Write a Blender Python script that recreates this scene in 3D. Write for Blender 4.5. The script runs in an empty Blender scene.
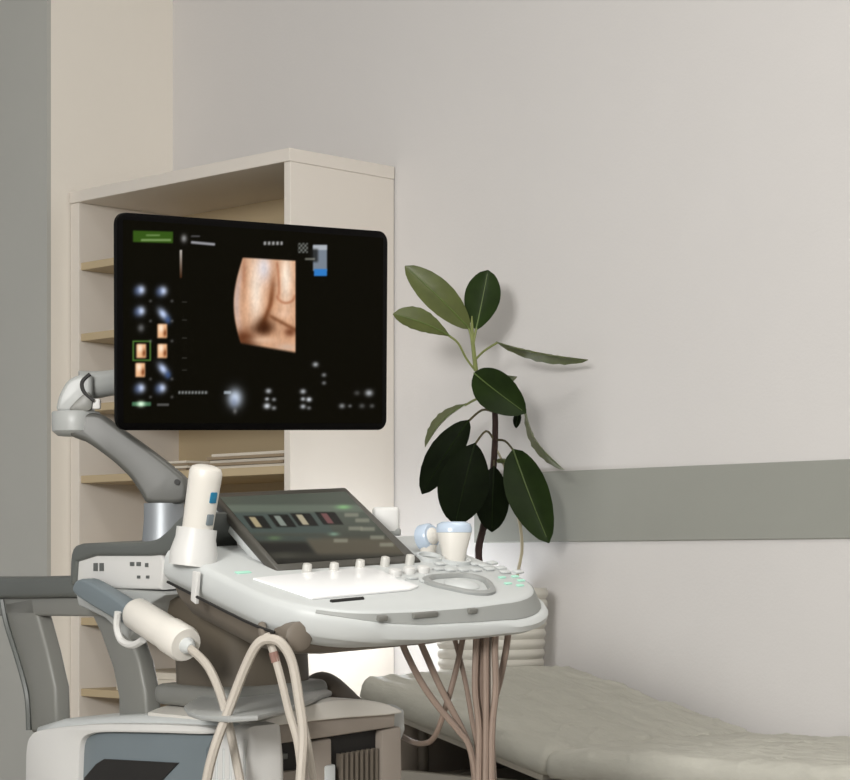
import bpy, bmesh, math, random
import numpy as np
from mathutils import Vector, noise
random.seed(7)
PI = math.pi
# ------------------------------------------------------------------ camera
FPX, CX, HZ, CAMH = 2200.0, 425.0, 570.0, 1.05
TH = math.radians(44.67)
FW = np.array([-math.sin(TH), math.cos(TH), 0.0])      # forward
RT = np.array([math.cos(TH), math.sin(TH), 0.0])       # right
UP = np.array([0.0, 0.0, 1.0])
CAM0 = np.array([0.0, 0.0, CAMH])
C = bpy.context.scene.collection
scn = bpy.context.scene
cam = bpy.data.cameras.new('camera'); camo = bpy.data.objects.new('camera', cam); C.objects.link(camo)
cam.sensor_fit = 'HORIZONTAL'; cam.sensor_width = 36.0
cam.lens = 36.0 * FPX / 850.0
cam.shift_y = (HZ - 390.0) / 850.0
cam.clip_start = 0.05
camo.location = (0, 0, CAMH); camo.rotation_euler = (PI / 2, 0, TH)
scn.camera = camo
# ------------------------------------------------------------------ light
scn.view_settings.view_transform = 'Standard'
scn.view_settings.look = 'None'
scn.view_settings.gamma = 1.0
scn.view_settings.use_curve_mapping = False
scn.view_settings.exposure = 0.0
world = bpy.data.worlds.new('world'); scn.world = world; world.use_nodes = True
bg = world.node_tree.nodes['Background']
bg.inputs['Color'].default_value = (0.93, 0.96, 1.0, 1); bg.inputs['Strength'].default_value = 0.34

def cs(x, d, z):                                       # camera space (right, depth, up) -> world
    return CAM0 + RT * x + FW * d + UP * z
def area_light(name, loc, target, w, h, power, col):
    l = bpy.data.lights.new(name, 'AREA'); l.shape = 'RECTANGLE'; l.size = w; l.size_y = h
    l.energy = power; l.color = col
    o = bpy.data.objects.new(name, l); C.objects.link(o); o.location = loc
    v = Vector(target) - Vector(loc); o.rotation_euler = v.to_track_quat('-Z', 'Y').to_euler()
    return o
# soft key light behind the camera, a little left and above; no window is built
area_light('soft_key_light', cs(-1.5, -1.2, 1.15), cs(0.2, 4.8, 0.55), 1.0, 0.9, 175, (1.0, 0.985, 0.955))
# unseen ceiling luminaire, added for light from above (its fixture is built with the room)
LUM = cs(0.35, 2.75, 0); LUM[2] = 2.9
area_light('added_panel_light', LUM, (LUM[0], LUM[1], 0), 1.2, 0.6, 17, (1.0, 0.985, 0.95))

# ------------------------------------------------------------------ materials
def lin(c):
    c = c / 255.0
    return c / 12.92 if c <= 0.04045 else ((c + 0.055) / 1.055) ** 2.4
def rgb(r, g, b): return (lin(r), lin(g), lin(b), 1.0)
def mat(name, col, rough=0.5, metal=0.0, var=0.06, scale=8.0, bump=0.0, bscale=60.0, spec=0.5, trans=0.0, stretch=None):
    m = bpy.data.materials.new(name); m.use_nodes = True
    nt = m.node_tree; b = nt.nodes['Principled BSDF']
    b.inputs['Roughness'].default_value = rough; b.inputs['Metallic'].default_value = metal
    b.inputs['Specular IOR Level'].default_value = spec
    if trans: b.inputs['Transmission Weight'].default_value = trans
    tc = nt.nodes.new('ShaderNodeTexCoord')
    src = tc.outputs['Object']
    if stretch:
        mp = nt.nodes.new('ShaderNodeMapping'); mp.inputs['Scale'].default_value = stretch
        nt.links.new(src, mp.inputs['Vector']); src = mp.outputs['Vector']
    n = nt.nodes.new('ShaderNodeTexNoise'); n.inputs['Scale'].default_value = scale; n.inputs['Detail'].default_value = 4
    nt.links.new(src, n.inputs['Vector'])
    r = nt.nodes.new('ShaderNodeValToRGB')
    r.color_ramp.elements[0].position = 0.3; r.color_ramp.elements[1].position = 0.7
    r.color_ramp.elements[0].color = tuple(x * (1 - var) for x in col[:3]) + (1,)
    r.color_ramp.elements[1].color = tuple(min(1, x * (1 + var)) for x in col[:3]) + (1,)
    nt.links.new(n.outputs['Fac'], r.inputs['Fac']); nt.links.new(r.outputs['Color'], b.inputs['Base Color'])
    if bump:
        n2 = nt.nodes.new('ShaderNodeTexNoise'); n2.inputs['Scale'].default_value = bscale; n2.inputs['Detail'].default_value = 5
        nt.links.new(src, n2.inputs['Vector'])
        bp = nt.nodes.new('ShaderNodeBump'); bp.inputs['Strength'].default_value = bump; bp.inputs['Distance'].default_value = 0.01
        nt.links.new(n2.outputs['Fac'], bp.inputs['Height']); nt.links.new(bp.outputs['Normal'], b.inputs['Normal'])
    return m
def mat_screen(name, strength, rough, spec):
    m = bpy.data.materials.new(name); m.use_nodes = True
    nt = m.node_tree; b = nt.nodes['Principled BSDF']
    a = nt.nodes.new('ShaderNodeAttribute'); a.attribute_name = 'Col'
    b.inputs['Base Color'].default_value = (0.0015, 0.0015, 0.0012, 1)
    b.inputs['Roughness'].default_value = rough; b.inputs['Specular IOR Level'].default_value = spec
    nt.links.new(a.outputs['Color'], b.inputs['Emission Color']); b.inputs['Emission Strength'].default_value = strength
    return m
def mat_emit(name, col, s):
    m = bpy.data.materials.new(name); m.use_nodes = True
    b = m.node_tree.nodes['Principled BSDF']; b.inputs['Base Color'].default_value = col
    b.inputs['Emission Color'].default_value = col; b.inputs['Emission Strength'].default_value = s
    return m
M = {
 'wall': mat('wall_paint', rgb(211, 208, 206), 0.85, var=0.015, scale=2, bump=0.05, bscale=140, spec=0.2),
 'wall_l': mat('wall_paint_cream', rgb(236, 230, 220), 0.85, var=0.015, scale=2, bump=0.05, bscale=140, spec=0.2),
 'pier': mat('wall_paint_grey', rgb(182, 182, 177), 0.85, var=0.02, scale=2, bump=0.04, bscale=140, spec=0.2),
 'stripe': mat('grey_wall_guard', rgb(150, 151, 144), 0.6, var=0.02, scale=3, bump=0.03, bscale=200, spec=0.3),
 'floor': mat('vinyl_floor', rgb(176, 170, 160), 0.4, var=0.06, scale=5),
 'ceil': mat('ceiling_paint', rgb(232, 231, 228), 0.9, var=0.01),
 'case': mat('cream_laminate', rgb(222, 215, 206), 0.5, var=0.02, scale=3, spec=0.3),
 'case_in': mat('shaded_laminate', rgb(190, 172, 140), 0.55, var=0.03, scale=3, spec=0.3),  # browner laminate for the bookcase inside, its shading put into the colour
 'paper': mat('paper', rgb(214, 206, 192), 0.8, var=0.04, scale=20, spec=0.1),
 'folder': mat('kraft_folder', rgb(150, 134, 112), 0.7, var=0.06, scale=14, spec=0.2),
 'white': mat('white_plastic', rgb(212, 211, 208), 0.42, var=0.015, scale=6),
 'greyw': mat('pale_grey_plastic', rgb(196, 199, 198), 0.4, var=0.015, scale=6),
 'bandg': mat('mid_grey_plastic', rgb(150, 152, 149), 0.45, var=0.02, scale=6),
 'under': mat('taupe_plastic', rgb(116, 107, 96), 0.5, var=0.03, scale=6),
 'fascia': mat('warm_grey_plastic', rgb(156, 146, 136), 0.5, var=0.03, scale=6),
 'col': mat('shaded_taupe_plastic', rgb(92, 84, 72), 0.5, var=0.03, scale=6),  # column plastic darkened to carry the shade under the console
 'collar': mat('red_collar', rgb(138, 106, 96), 0.5, var=0.05, scale=30),
 'arm': mat('grey_arm_plastic', rgb(122, 122, 117), 0.42, var=0.03, scale=6),
 'armL': mat('light_grey_arm_plastic', rgb(164, 166, 164), 0.38, var=0.03, scale=6),
 'armD': mat('deep_grey_arm_plastic', rgb(84, 84, 80), 0.42, var=0.03, scale=6),
 'dark': mat('dark_grey_plastic', rgb(92, 95, 92), 0.45, var=0.04, scale=6),
 'bluegrey': mat('blue_grey_plastic', rgb(112, 122, 127), 0.45, var=0.03, scale=6),
 'slot': mat('black_recess', rgb(30, 28, 26), 0.6, var=0.1, scale=20),  # also stands in for the shade inside slots and bay
 'rubber': mat('black_rubber', rgb(28, 28, 28), 0.6, var=0.1, scale=20),
 'steel': mat('brushed_silver', rgb(160, 164, 168), 0.48, metal=0.6, var=0.03, scale=6),
 'bezel': mat('black_bezel', rgb(6, 5, 5), 0.4, var=0.05, scale=6, spec=0.06),
 'tbezel': mat('dark_olive_bezel', rgb(70, 68, 62), 0.3, var=0.05, scale=6),
 'key': mat('white_keyboard_film', (0.93, 0.93, 0.93, 1), 0.25, var=0.003, scale=6),
 'knob': mat('silver_knob', rgb(214, 212, 206), 0.3, metal=0.2, var=0.02),
 'ring': mat('grey_ring', rgb(148, 150, 148), 0.35, var=0.03),
 'probe': mat('ivory_plastic', rgb(220, 216, 208), 0.36, var=0.012, scale=9),
 'teal': mat('teal_plastic', rgb(16, 112, 148), 0.4, var=0.05, scale=30),
 'lens': mat('blue_lens', rgb(184, 198, 214), 0.22, var=0.06, scale=40),
 'cableW': mat('ivory_cable', rgb(186, 178, 167), 0.5, var=0.03, scale=20),
 'cableB': mat('taupe_cable', rgb(140, 122, 110), 0.5, var=0.06, scale=30),
 'bed': mat('olive_grey_vinyl', rgb(182, 180, 170), 0.6, var=0.05, scale=9, bump=0.9, bscale=13, spec=0.25, stretch=(1.0, 2.4, 1.0)),
 'bedframe': mat('pale_bed_frame', rgb(184, 178, 166), 0.5, var=0.03, scale=8),
 'beddark': mat('dark_bed_frame', rgb(92, 84, 74), 0.5, var=0.06, scale=8),
 'pot': mat('white_ribbed_ceramic', rgb(206, 202, 192), 0.5, var=0.03, scale=12),
 'soil': mat('potting_soil', rgb(58, 44, 34), 0.95, var=0.4, scale=70, bump=0.8, bscale=120),
 'stem': mat('brown_stem', rgb(62, 40, 34), 0.6, var=0.2, scale=60, bump=0.3),
 'petiole': mat('green_petiole', rgb(126, 134, 76), 0.5, var=0.12, scale=40),
 'petioled': mat('olive_petiole', rgb(92, 84, 58), 0.5, var=0.12, scale=40),
 'pale_stake': mat('pale_cane', rgb(196, 186, 158), 0.6, var=0.06, scale=40),
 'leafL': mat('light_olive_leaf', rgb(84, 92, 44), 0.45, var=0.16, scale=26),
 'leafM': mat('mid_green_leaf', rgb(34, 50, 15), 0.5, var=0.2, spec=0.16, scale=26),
 'leafD': mat('shaded_green_leaf', rgb(19, 29, 9), 0.55, var=0.25, spec=0.12, scale=26),  # near-black green puts the low leaves' shaded undersides into the colour
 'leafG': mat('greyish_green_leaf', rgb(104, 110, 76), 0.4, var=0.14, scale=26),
 'rib': mat('leaf_midrib', rgb(92, 112, 52), 0.4, var=0.1, scale=40),
 'led': mat_emit('green_led', rgb(160, 208, 188), 0.25),
 'screen': mat_screen('monitor_display', 1.0, 0.4, 0.02),
 'tscreen': mat_screen('touch_display', 1.0, 0.22, 0.3),
 'bulb': mat_emit('warm_bulb', (1.0, 0.95, 0.88, 1), 3.0),
}
# ------------------------------------------------------------------ builders
class MB:
    """collects shapes (world coordinates) for ONE mesh object"""
    def __init__(s): s.bm = bmesh.new()
    def merge(s, bm2):
        me = bpy.data.meshes.new('tmp'); bm2.to_mesh(me); bm2.free(); s.bm.from_mesh(me); bpy.data.meshes.remove(me); return s
    def poly(s, verts, faces):
        vs = [s.bm.verts.new(tuple(v)) for v in verts]
        for f in faces:
            try: s.bm.faces.new([vs[i] for i in f])
            except ValueError: pass
        return s
    def obox(s, o, ax, ay, az, bev=0.0, seg=2):            # o corner-centred box: centre o, half axes
        o, ax, ay, az = map(np.array, (o, ax, ay, az))
        b = bmesh.new()
        P = [o + i * ax + j * ay + k * az for k in (-1, 1) for (i, j) in ((-1, -1), (1, -1), (1, 1), (-1, 1))]
        vs = [b.verts.new(tuple(p)) for p in P]
        for f in ((0, 1, 2, 3), (4, 5, 6, 7), (0, 1, 5, 4), (1, 2, 6, 5), (2, 3, 7, 6), (3, 0, 4, 7)): b.faces.new([vs[i] for i in f])
        bmesh.ops.recalc_face_normals(b, faces=b.faces)
        if bev: bmesh.ops.bevel(b, geom=list(b.edges), offset=bev, segments=seg, profile=0.5, affect='EDGES', clamp_overlap=True)
        return s.merge(b)
    def box(s, x0, x1, y0, y1, z0, z1, bev=0.0, seg=2):
        return s.obox(((x0 + x1) / 2, (y0 + y1) / 2, (z0 + z1) / 2), ((x1 - x0) / 2, 0, 0), (0, (y1 - y0) / 2, 0), (0, 0, (z1 - z0) / 2), bev, seg)
    def prism(s, pts, ext, bev=0.0, seg=3):                # closed outline (3-D points in a plane) extruded by vector ext
        b = bmesh.new(); ext = np.array(ext); n = len(pts)
        lo = [b.verts.new(tuple(p)) for p in pts]; hi = [b.verts.new(tuple(np.array(p) + ext)) for p in pts]
        b.faces.new(lo); b.faces.new(hi[::-1])
        for i in range(n): b.faces.new([lo[i], lo[(i + 1) % n], hi[(i + 1) % n], hi[i]])
        bmesh.ops.recalc_face_normals(b, faces=b.faces)
        if bev:
            rim = [e for e in b.edges if len(e.link_faces) == 2 and any(len(f.verts) > 4 or f in () for f in e.link_faces)] if n > 4 else list(b.edges)
            bmesh.ops.bevel(b, geom=rim, offset=bev, segments=seg, profile=0.5, affect='EDGES', clamp_overlap=True)
        bmesh.ops.triangulate(b, faces=[f for f in b.faces if len(f.verts) > 4])
        return s.merge(b)
    def tube(s, pts, r, seg=10, sub=6, flat=None):
        pts = [np.array(p, float) for p in pts]
        rs = list(r) if hasattr(r, '__len__') else [r] * len(pts)
        P, R_ = [], []
        n = len(pts)
        for i in range(n - 1):
            p0 = pts[max(i - 1, 0)]; p1 = pts[i]; p2 = pts[i + 1]; p3 = pts[min(i + 2, n - 1)]
            for k in range(sub):
                t = k / sub
                P.append(0.5 * ((2 * p1) + (-p0 + p2) * t + (2 * p0 - 5 * p1 + 4 * p2 - p3) * t * t + (-p0 + 3 * p1 - 3 * p2 + p3) * t ** 3))
                R_.append(rs[i] * (1 - t) + rs[i + 1] * t)
        P.append(pts[-1]); R_.append(rs[-1])
        rings = []; nrm = None
        for i, p in enumerate(P):
            t = P[min(i + 1, len(P) - 1)] - P[max(i - 1, 0)]; t = t / (np.linalg.norm(t) + 1e-12)
            if nrm is None:
                h = flat if flat is not None else (UP if abs(t[2]) < 0.9 else RT)
                nrm = np.array(h, float)
            nrm = nrm - t * (nrm @ t); nrm = nrm / (np.linalg.norm(nrm) + 1e-12)
            bn = np.cross(t, nrm)
            rings.append([p + R_[i] * (math.cos(2 * PI * k / seg) * nrm * (1 if flat is None else FLAT[0]) + math.sin(2 * PI * k / seg) * bn) for k in range(seg)])
        return s.loft(rings)
    def loft(s, rings, caps=True, closed=True):
        n = len(rings[0]); vs = [[s.bm.verts.new(tuple(p)) for p in r] for r in rings]
        for a, b in zip(vs, vs[1:]):
            for k in range(n if closed else n - 1): s.bm.faces.new([a[k], a[(k + 1) % n], b[(k + 1) % n], b[k]])
        if caps: s.bm.faces.new(vs[0][::-1]); s.bm.faces.new(vs[-1])
        return s
    def lathe(s, o, axis, prof, seg=24, xdir=None):        # prof: (radius, height along axis)
        o = np.array(o, float); ax = np.array(axis, float); ax /= np.linalg.norm(ax)
        h = np.array(xdir if xdir is not None else (UP if abs(ax[2]) < 0.9 else RT), float)
        e1 = h - ax * (h @ ax); e1 /= np.linalg.norm(e1); e2 = np.cross(ax, e1)
        return s.loft([[o + ax * z + max(r, 1e-5) * (math.cos(2 * PI * k / seg) * e1 + math.sin(2 * PI * k / seg) * e2) for k in range(seg)] for r, z in prof])
    def build(s, name, material, parent=None, smooth=True, label=None, angle=40):
        bm = s.bm; bmesh.ops.recalc_face_normals(bm, faces=bm.faces)
        off = np.zeros(3)
        if parent is not None: off = np.array(parent['_o'])
        for v in bm.verts: v.co = v.co - Vector(off)
        if smooth:
            for f in bm.faces: f.smooth = True
            for e in bm.edges:
                if len(e.link_faces) == 2 and e.calc_face_angle(0) > math.radians(angle): e.smooth = False
        me = bpy.data.meshes.new(name); bm.to_mesh(me); bm.free()
        me.materials.append(M[material])
        o = bpy.data.objects.new(name, me); C.objects.link(o)
        if parent is not None: o.parent = parent
        o['_o'] = tuple(off)
        if label: o['label'] = label
        return o
FLAT = [0.35]
def tag(o, label, cat, group=None):
    o['label'] = label; o['category'] = cat
    if group: o['group'] = group
    return o
def thing(name, loc, label, cat, group=None):
    o = bpy.data.objects.new(name, None); C.objects.link(o); o.location = tuple(loc); o['_o'] = tuple(float(x) for x in loc)
    o.empty_display_size = 0.1
    return tag(o, label, cat, group)
def soft(pts, n=2):                                     # round off an outline
    for _ in range(n):
        q = []
        for i in range(len(pts)):
            a, b = pts[i], pts[(i + 1) % len(pts)]
            q += [(a[0] * .8 + b[0] * .2, a[1] * .8 + b[1] * .2), (a[0] * .2 + b[0] * .8, a[1] * .2 + b[1] * .8)]
        pts = q
    return pts
def struct(o): o['kind'] = 'structure'; return o
def V(px, py, d): return cs((px - CX) / FPX * d, d, (HZ - py) / FPX * d)       # pixel + distance -> world
def ray(px, py): return RT * (px - CX) / FPX + FW + UP * (HZ - py) / FPX
def onplane(px, py, p0, n):
    r = ray(px, py); t = ((np.array(p0) - CAM0) @ n) / (r @ n); return CAM0 + r * t

# ------------------------------------------------------------------ the room
WY, WX, PY = 3.665, -4.56, 3.262                     # back wall plane, left wall plane, front of the grey pier
CY0, CX0, CZ = 3.331, -3.722, 2.007                    # bookcase front plane, right side plane, height
struct(MB().box(-8, 3.6, -3.4, 4.2, -0.1, 0.0).build('floor', 'floor', smooth=False))
struct(MB().box(-8, 3.6, -3.4, 4.2, 2.95, 3.05).build('ceiling', 'ceil', smooth=False))
struct(MB().box(WX, 3.6, WY, WY + 0.15, 0, 2.95).build('wall_back', 'wall', smooth=False))
struct(MB().box(WX - 0.15, WX, PY + 0.0125, WY + 0.15, 0, 2.95).build('wall_left', 'wall_l', smooth=False))
struct(MB().box(-8, WX, PY, PY + 0.012, 0, 2.95).build('wall_front_left', 'pier', smooth=False))
# flat wall guard band along the back wall
struct(MB().box(-3.46, 3.6, WY - 0.006, WY - 0.0005, 1.112, 1.268, 0.002).build('trim_1', 'stripe', smooth=False))
struct(MB().box(CX0 + 0.01, 3.6, WY - 0.014, WY - 0.0005, 0.0, 0.09, 0.003).build('baseboard_back', 'case', smooth=False))

lum = thing('added_ceiling_light', (LUM[0], LUM[1], 2.91), 'flat white ceiling panel out of view, added for light from above', 'ceiling light')
MB().obox((LUM[0], LUM[1], 2.93), (0.63, 0, 0), (0, 0.33, 0), (0, 0, 0.018), 0.004).build('housing', 'ceil', lum)
# ------------------------------------------------------------------ bookcase in the corner
bk = thing('bookcase', ((WX + CX0) / 2, (CY0 + WY) / 2, 0), 'tall cream open bookcase standing in the corner of the room', 'bookcase')
XL, XR, YB = WX + 0.004, CX0, WY - 0.004
MB().box(XL, XL + 0.036, CY0, YB, 0, CZ - 0.03, 0.002).build('side_panel', 'case', bk, False)
MB().box(XR - 0.022, XR, CY0, YB, 0, CZ - 0.03, 0.002).build('side_panel', 'case', bk, False)
MB().box(XL, XR + 0.002, CY0 - 0.004, YB, CZ - 0.03, CZ, 0.002).build('top_panel', 'case', bk, False)
MB().box(XL + 0.036, XR - 0.022, YB - 0.008, YB, 0.08, CZ - 0.03).build('back_panel', 'case_in', bk, False)
MB().box(XL + 0.036, XR - 0.022, CY0 + 0.02, CY0 + 0.038, 0, 0.08).build('plinth', 'case', bk, False)
SHELF = []
for k in range(10):
    z = 1.806 - 0.179 * k
    MB().box(XL + 0.0362, XR - 0.0222, CY0 + 0.006, YB - 0.0085, z, z + 0.019, 0.0015).build('shelf', 'case_in', bk, False)
    SHELF.append(z + 0.019)
ORD = {3: ('bottom', 'middle', 'topmost'), 4: ('bottom', 'second lowest', 'second', 'topmost'), 5: ('bottom', 'second lowest', 'middle', 'second', 'topmost')}
def stack(x0, x1, zs, n, t, mats, label, cat, name, group, y0=CY0 + 0.02, dep=0.24):
    z = zs + 0.0003
    for i in range(n):
        j = random.uniform(-0.008, 0.008); j2 = random.uniform(0, 0.012)
        w = MB().box(x0 + j, x1 + j, y0 + j2, y0 + j2 + dep, z, z + t, 0.001)
        m = mats[i % len(mats)]
        tag(w.build(name, m, None, False), ORD[n][i] + (' brown ' if m == 'folder' else ' cream ') + label, cat, group); z += t + 0.0004
stack(-4.35, -4.12, SHELF[3], 4, 0.006, ['folder', 'paper'], 'folder in the flat stack on the shelf behind the slanted monitor arm', 'folder', 'document_folder', 'folders in the stack behind the monitor arm')
stack(-4.04, -3.765, SHELF[3], 5, 0.007, ['paper', 'folder'], 'folder in the flat stack beside the bookcase side panel, under the monitor', 'folder', 'document_folder', 'folders in the stack beside the side panel')
stack(-4.40, -4.13, SHELF[6], 3, 0.016, ['paper'], 'binder lying flat on the low shelf behind the machine column', 'binder', 'document_binder', 'cream binders on the low shelf')

# ------------------------------------------------------------------ ultrasound machine
YAW, ROLL, TILT = math.radians(38), math.radians(3), math.radians(15)
def cdir(x, d, z): return RT * x + FW * d + UP * z
a0 = cdir(math.sin(YAW), -math.cos(YAW), 0)                                  # towards the operator
b0 = cdir(math.cos(YAW), math.sin(YAW), 0)                                   # operator's right
B = b0 * math.cos(ROLL) + UP * math.sin(ROLL)
ZR = np.cross(B, a0); ZR = ZR if ZR[2] > 0 else -ZR                          # rolled up
O = V(351, 564, 3.2)
A = a0 * math.cos(TILT) - ZR * math.sin(TILT)                                # tilted console plane
N = np.cross(B, A); N = N if N[2] > 0 else -N
def Mc(a, b, z): return O + a0 * a + B * b + ZR * z                          # cart frame
def K(a, b, z=0.0): return O + A * a + B * b + N * z                         # console plane
def onb(px, py, b): return onplane(px, py, O + B * b, B)
def ona(px, py, a): return onplane(px, py, O + a0 * a, a0)
def onk(px, py, z=0.0): return onplane(px, py, O + N * z, N)
base = Mc(-0.3, -0.05, 0); base[2] = 0
us = thing('ultrasound_machine', base, 'white and grey ultrasound machine on a cart with swivel monitor and sloped control console', 'ultrasound machine')

# --- cart base, casters
cart = MB()
hz = lambda a, b, z: np.array([*(O + a0 * a + b0 * b)[:2], z])
cart.obox(hz(-0.32, -0.05, 0.2), a0 * 0.33, b0 * 0.2, UP * 0.06, 0.03, 3)
cb = cart.build('cart_base', 'bluegrey', us)
for (a, b) in ((-0.6, -0.2), (-0.6, 0.1), (-0.04, -0.2), (-0.04, 0.1)):
    w = MB().lathe(hz(a, b, 0.065) - b0 * 0.016, b0, [(0.03, 0), (0.062, 0.002), (0.065, 0.008), (0.065, 0.024), (0.062, 0.03), (0.03, 0.032)], 20)
    cw = w.build('caster_wheel', 'rubber', us)
    MB().obox(hz(a, b, 0.135), a0 * 0.02, b0 * 0.024, UP * 0.014, 0.006).build('caster_fork', 'dark', us)

# --- lower body
BL, BR, AF, AR = -0.2, 0.105, -0.018, -0.64
body = MB()
prof = [(AR, -0.80), (AF - 0.03, -0.80), (AF - 0.03, -0.30), (AF, -0.255), (AF, -0.222), (AF - 0.02, -0.215), (-0.3, -0.218), (-0.55, -0.238), (AR, -0.256)]
body.prism([Mc(a, BL + 0.012, z) for a, z in prof], B * (BR - BL - 0.012), 0.012, 3)
body.build('body', 'greyw', us, label='light grey cart body')
# left side shell of the body: white frame around a recessed blue-grey panel
def pxpoly(pts, b, r=0): return [onb(x, y, b) for x, y in (soft(pts, r) if r else pts)]
sh = MB()
sh.prism(pxpoly([(26, 905), (25, 760), (27, 740), (34, 731), (60, 727), (93, 724), (160, 724), (214, 727), (214, 735), (160, 733), (96, 732), (82, 737), (78, 750), (76, 905)], BL - 0.004, 2), B * 0.022, 0.004, 2)
sh.build('side_frame', 'white', us)
MB().prism(pxpoly([(76, 905), (78, 750), (82, 738), (96, 732), (160, 733), (214, 735), (206, 750), (203, 905)], BL + 0.006), B * 0.012, 0.002, 2).build('side_panel_insert', 'bluegrey', us, label='blue-grey recessed side panel')
MB().prism(pxpoly([(84, 778), (96, 764), (104, 759), (178, 763), (160, 782), (160, 800), (84, 800)], BL + 0.0035), B * 0.004, 0.0, 2).build('hand_slot', 'slot', us, label='black slot')  # flat black plate stands for the shaded inside of the slot
cr = MB()
cr.prism(pxpoly([(200, 905), (203, 768), (208, 746), (219, 731), (234, 724), (250, 728), (252, 905)], BL - 0.022, 1), B * 0.06, 0.012, 3)
cr.build('corner_column', 'white', us, label='white rounded corner column with vertical ribs')
for i in range(5):
    x = 217 + i * 7
    MB().tube([onb(x, 752 - i * 3, BL - 0.0225), onb(x - 1, 900, BL - 0.0225)], 0.0022, 6, 2).build('rib', 'greyw', us)
# front of the body: lid, fascia, dark sheet for the bay, printer, vents
def Fp(px, py, a=AF): return ona(px, py, a)
lid = MB()
lid.prism([Fp(x, y, AF + 0.03) for x, y in soft([(258, 722), (300, 708), (330, 700), (362, 699), (385, 703), (402, 710), (402, 714), (330, 719), (258, 728)], 1)], -a0 * 0.30, 0.006, 3)
lid.build('top_lid', 'probe', us, label='white curved lid')  # brighter plastic stands in for lamp light on the lid
MB().prism([Fp(x, y, AF + 0.022) for x, y in [(256, 726), (330, 718), (396, 713), (395, 727), (330, 737), (258, 747)]], -a0 * 0.05, 0.004, 2).build('fascia', 'fascia', us, label='taupe fascia strip')
MB().prism([Fp(x, y, AF + 0.004) for x, y in [(256, 746), (330, 737), (398, 727), (398, 905), (256, 905)]], -a0 * 0.01).build('bay_shade_sheet', 'slot', us, label='dark sheet for the shaded equipment bay')  # flat dark sheet in place of the bay's shaded inside
pr = MB(); pr.prism([Fp(x, y, AF + 0.012) for x, y in [(255, 774), (300, 770), (300, 890), (255, 890)]], -a0 * 0.05, 0.004, 2)
prn = pr.build('printer', 'fascia', us)
MB().prism([Fp(x, y, AF + 0.014) for x, y in [(276, 754), (288, 753), (288, 759), (276, 760)]], -a0 * 0.01, 0.001).build('printer_button', 'dark', prn)
MB().prism([Fp(x, y, AF + 0.018) for x, y in [(308, 742), (332, 738), (334, 905), (308, 905)]], -a0 * 0.04, 0.004, 2).build('bay_post', 'fascia', us)
MB().prism([Fp(x, y, AF + 0.022) for x, y in [(326, 766), (336, 764), (336, 905), (326, 905)]], -a0 * 0.02, 0.003, 2).build('latch', 'greyw', us)
for i in range(8):
    x = 341 + i * 5.0
    MB().prism([Fp(x, 754 - i * 0.8, AF + 0.016), Fp(x + 2.4, 754 - i * 0.8, AF + 0.016), Fp(x + 2.4, 900, AF + 0.016), Fp(x, 900, AF + 0.016)], -a0 * 0.012).build('vent_slat', 'under', us)
MB().prism([Fp(x, y, AF + 0.02) for x, y in [(382, 730), (402, 726), (404, 905), (382, 905)]], -a0 * 0.05, 0.005, 2).build('bay_side', 'fascia', us)
# dark domed cover at the back of the body
MB().loft([[Mc(-0.15 + 0.05 * math.cos(t), -0.004 + s_ * 0.1, -0.216 + 0.05 * math.sin(PI * min(max(s_, 0.02), 0.98)) * math.sin(t)) for t in np.linspace(0, PI, 13)] for s_ in np.linspace(0, 1, 13)], True, True).build('rear_cover', 'beddark', us, label='dark domed cover')

# --- column and its flange
MB().loft([[Mc(-0.2 + ra * math.copysign(abs(math.cos(t)) ** 0.6, math.cos(t)), -0.066 + rb * math.copysign(abs(math.sin(t)) ** 0.6, math.sin(t)), z) for t in np.linspace(0, 2 * PI, 28, endpoint=False)]
           for ra, rb, z in ((0.095, 0.086, -0.215), (0.095, 0.084, -0.16), (0.095, 0.084, -0.10), (0.11, 0.11, -0.04))]).build('column', 'col', us, label='taupe lift column')
fl = MB(); fl.prism([onplane(x, y, Mc(0, 0, -0.195), ZR) for x, y in [(184, 711), (188, 717), (200, 721), (230, 723), (258, 721), (285, 714), (310, 705), (332, 696), (318, 689), (270, 690), (230, 693), (200, 701)]], ZR * 0.008, 0.003, 2)
fl.build('column_flange', 'armL', us)
MB().obox(Mc(-0.2, -0.07, -0.189), a0 * 0.102, B * 0.094, ZR * 0.016, 0.012, 3).build('column_collar', 'arm', us)

# --- console: outline in the console plane (a towards operator, b to the right)
def outline(out=0.0, n=10):
    pts = []
    hw, af, ar = 0.232 + out, 0.228 + out, -0.13
    rf = 0.135 + out
    pts += [(ar, -hw), (ar * 0.5, -hw), (0.0, -hw), (0.05, -hw)]
    cl = (af - rf, -hw + rf)
    for i in range(n + 1):
        t = PI / 2 * i / n
        pts.append((cl[0] + rf * math.sin(t), cl[1] - rf * math.cos(t)))
    cr2 = (af - rf, hw - rf)
    pts.append((af + 0.006, -0.05)); pts.append((af + 0.006, 0.05))
    for i in range(n + 1):
        t = PI / 2 * i / n
        pts.append((cr2[0] + rf * math.cos(t), cr2[1] + rf * math.sin(t)))
    pts += [(0.03, hw), (0.0, hw), (ar * 0.5, hw), (ar, hw)]
    return pts
con = MB()
con.loft([[K(a, b, z) for a, b in outline(o_)] for o_, z in ((-0.05, -0.066), (-0.012, -0.052), (0.0, -0.040), (0.004, -0.034), (0.003, -0.010), (-0.001, -0.003), (-0.007, 0.0))])
console = con.build('console', 'greyw', us, label='pale grey sloped control console')
und = [(-0.13, -0.215), (0.06, -0.215), (0.10, -0.19), (0.115, -0.14), (0.115, 0.14), (0.10, 0.19), (0.06, 0.215), (-0.13, 0.215)]
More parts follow.
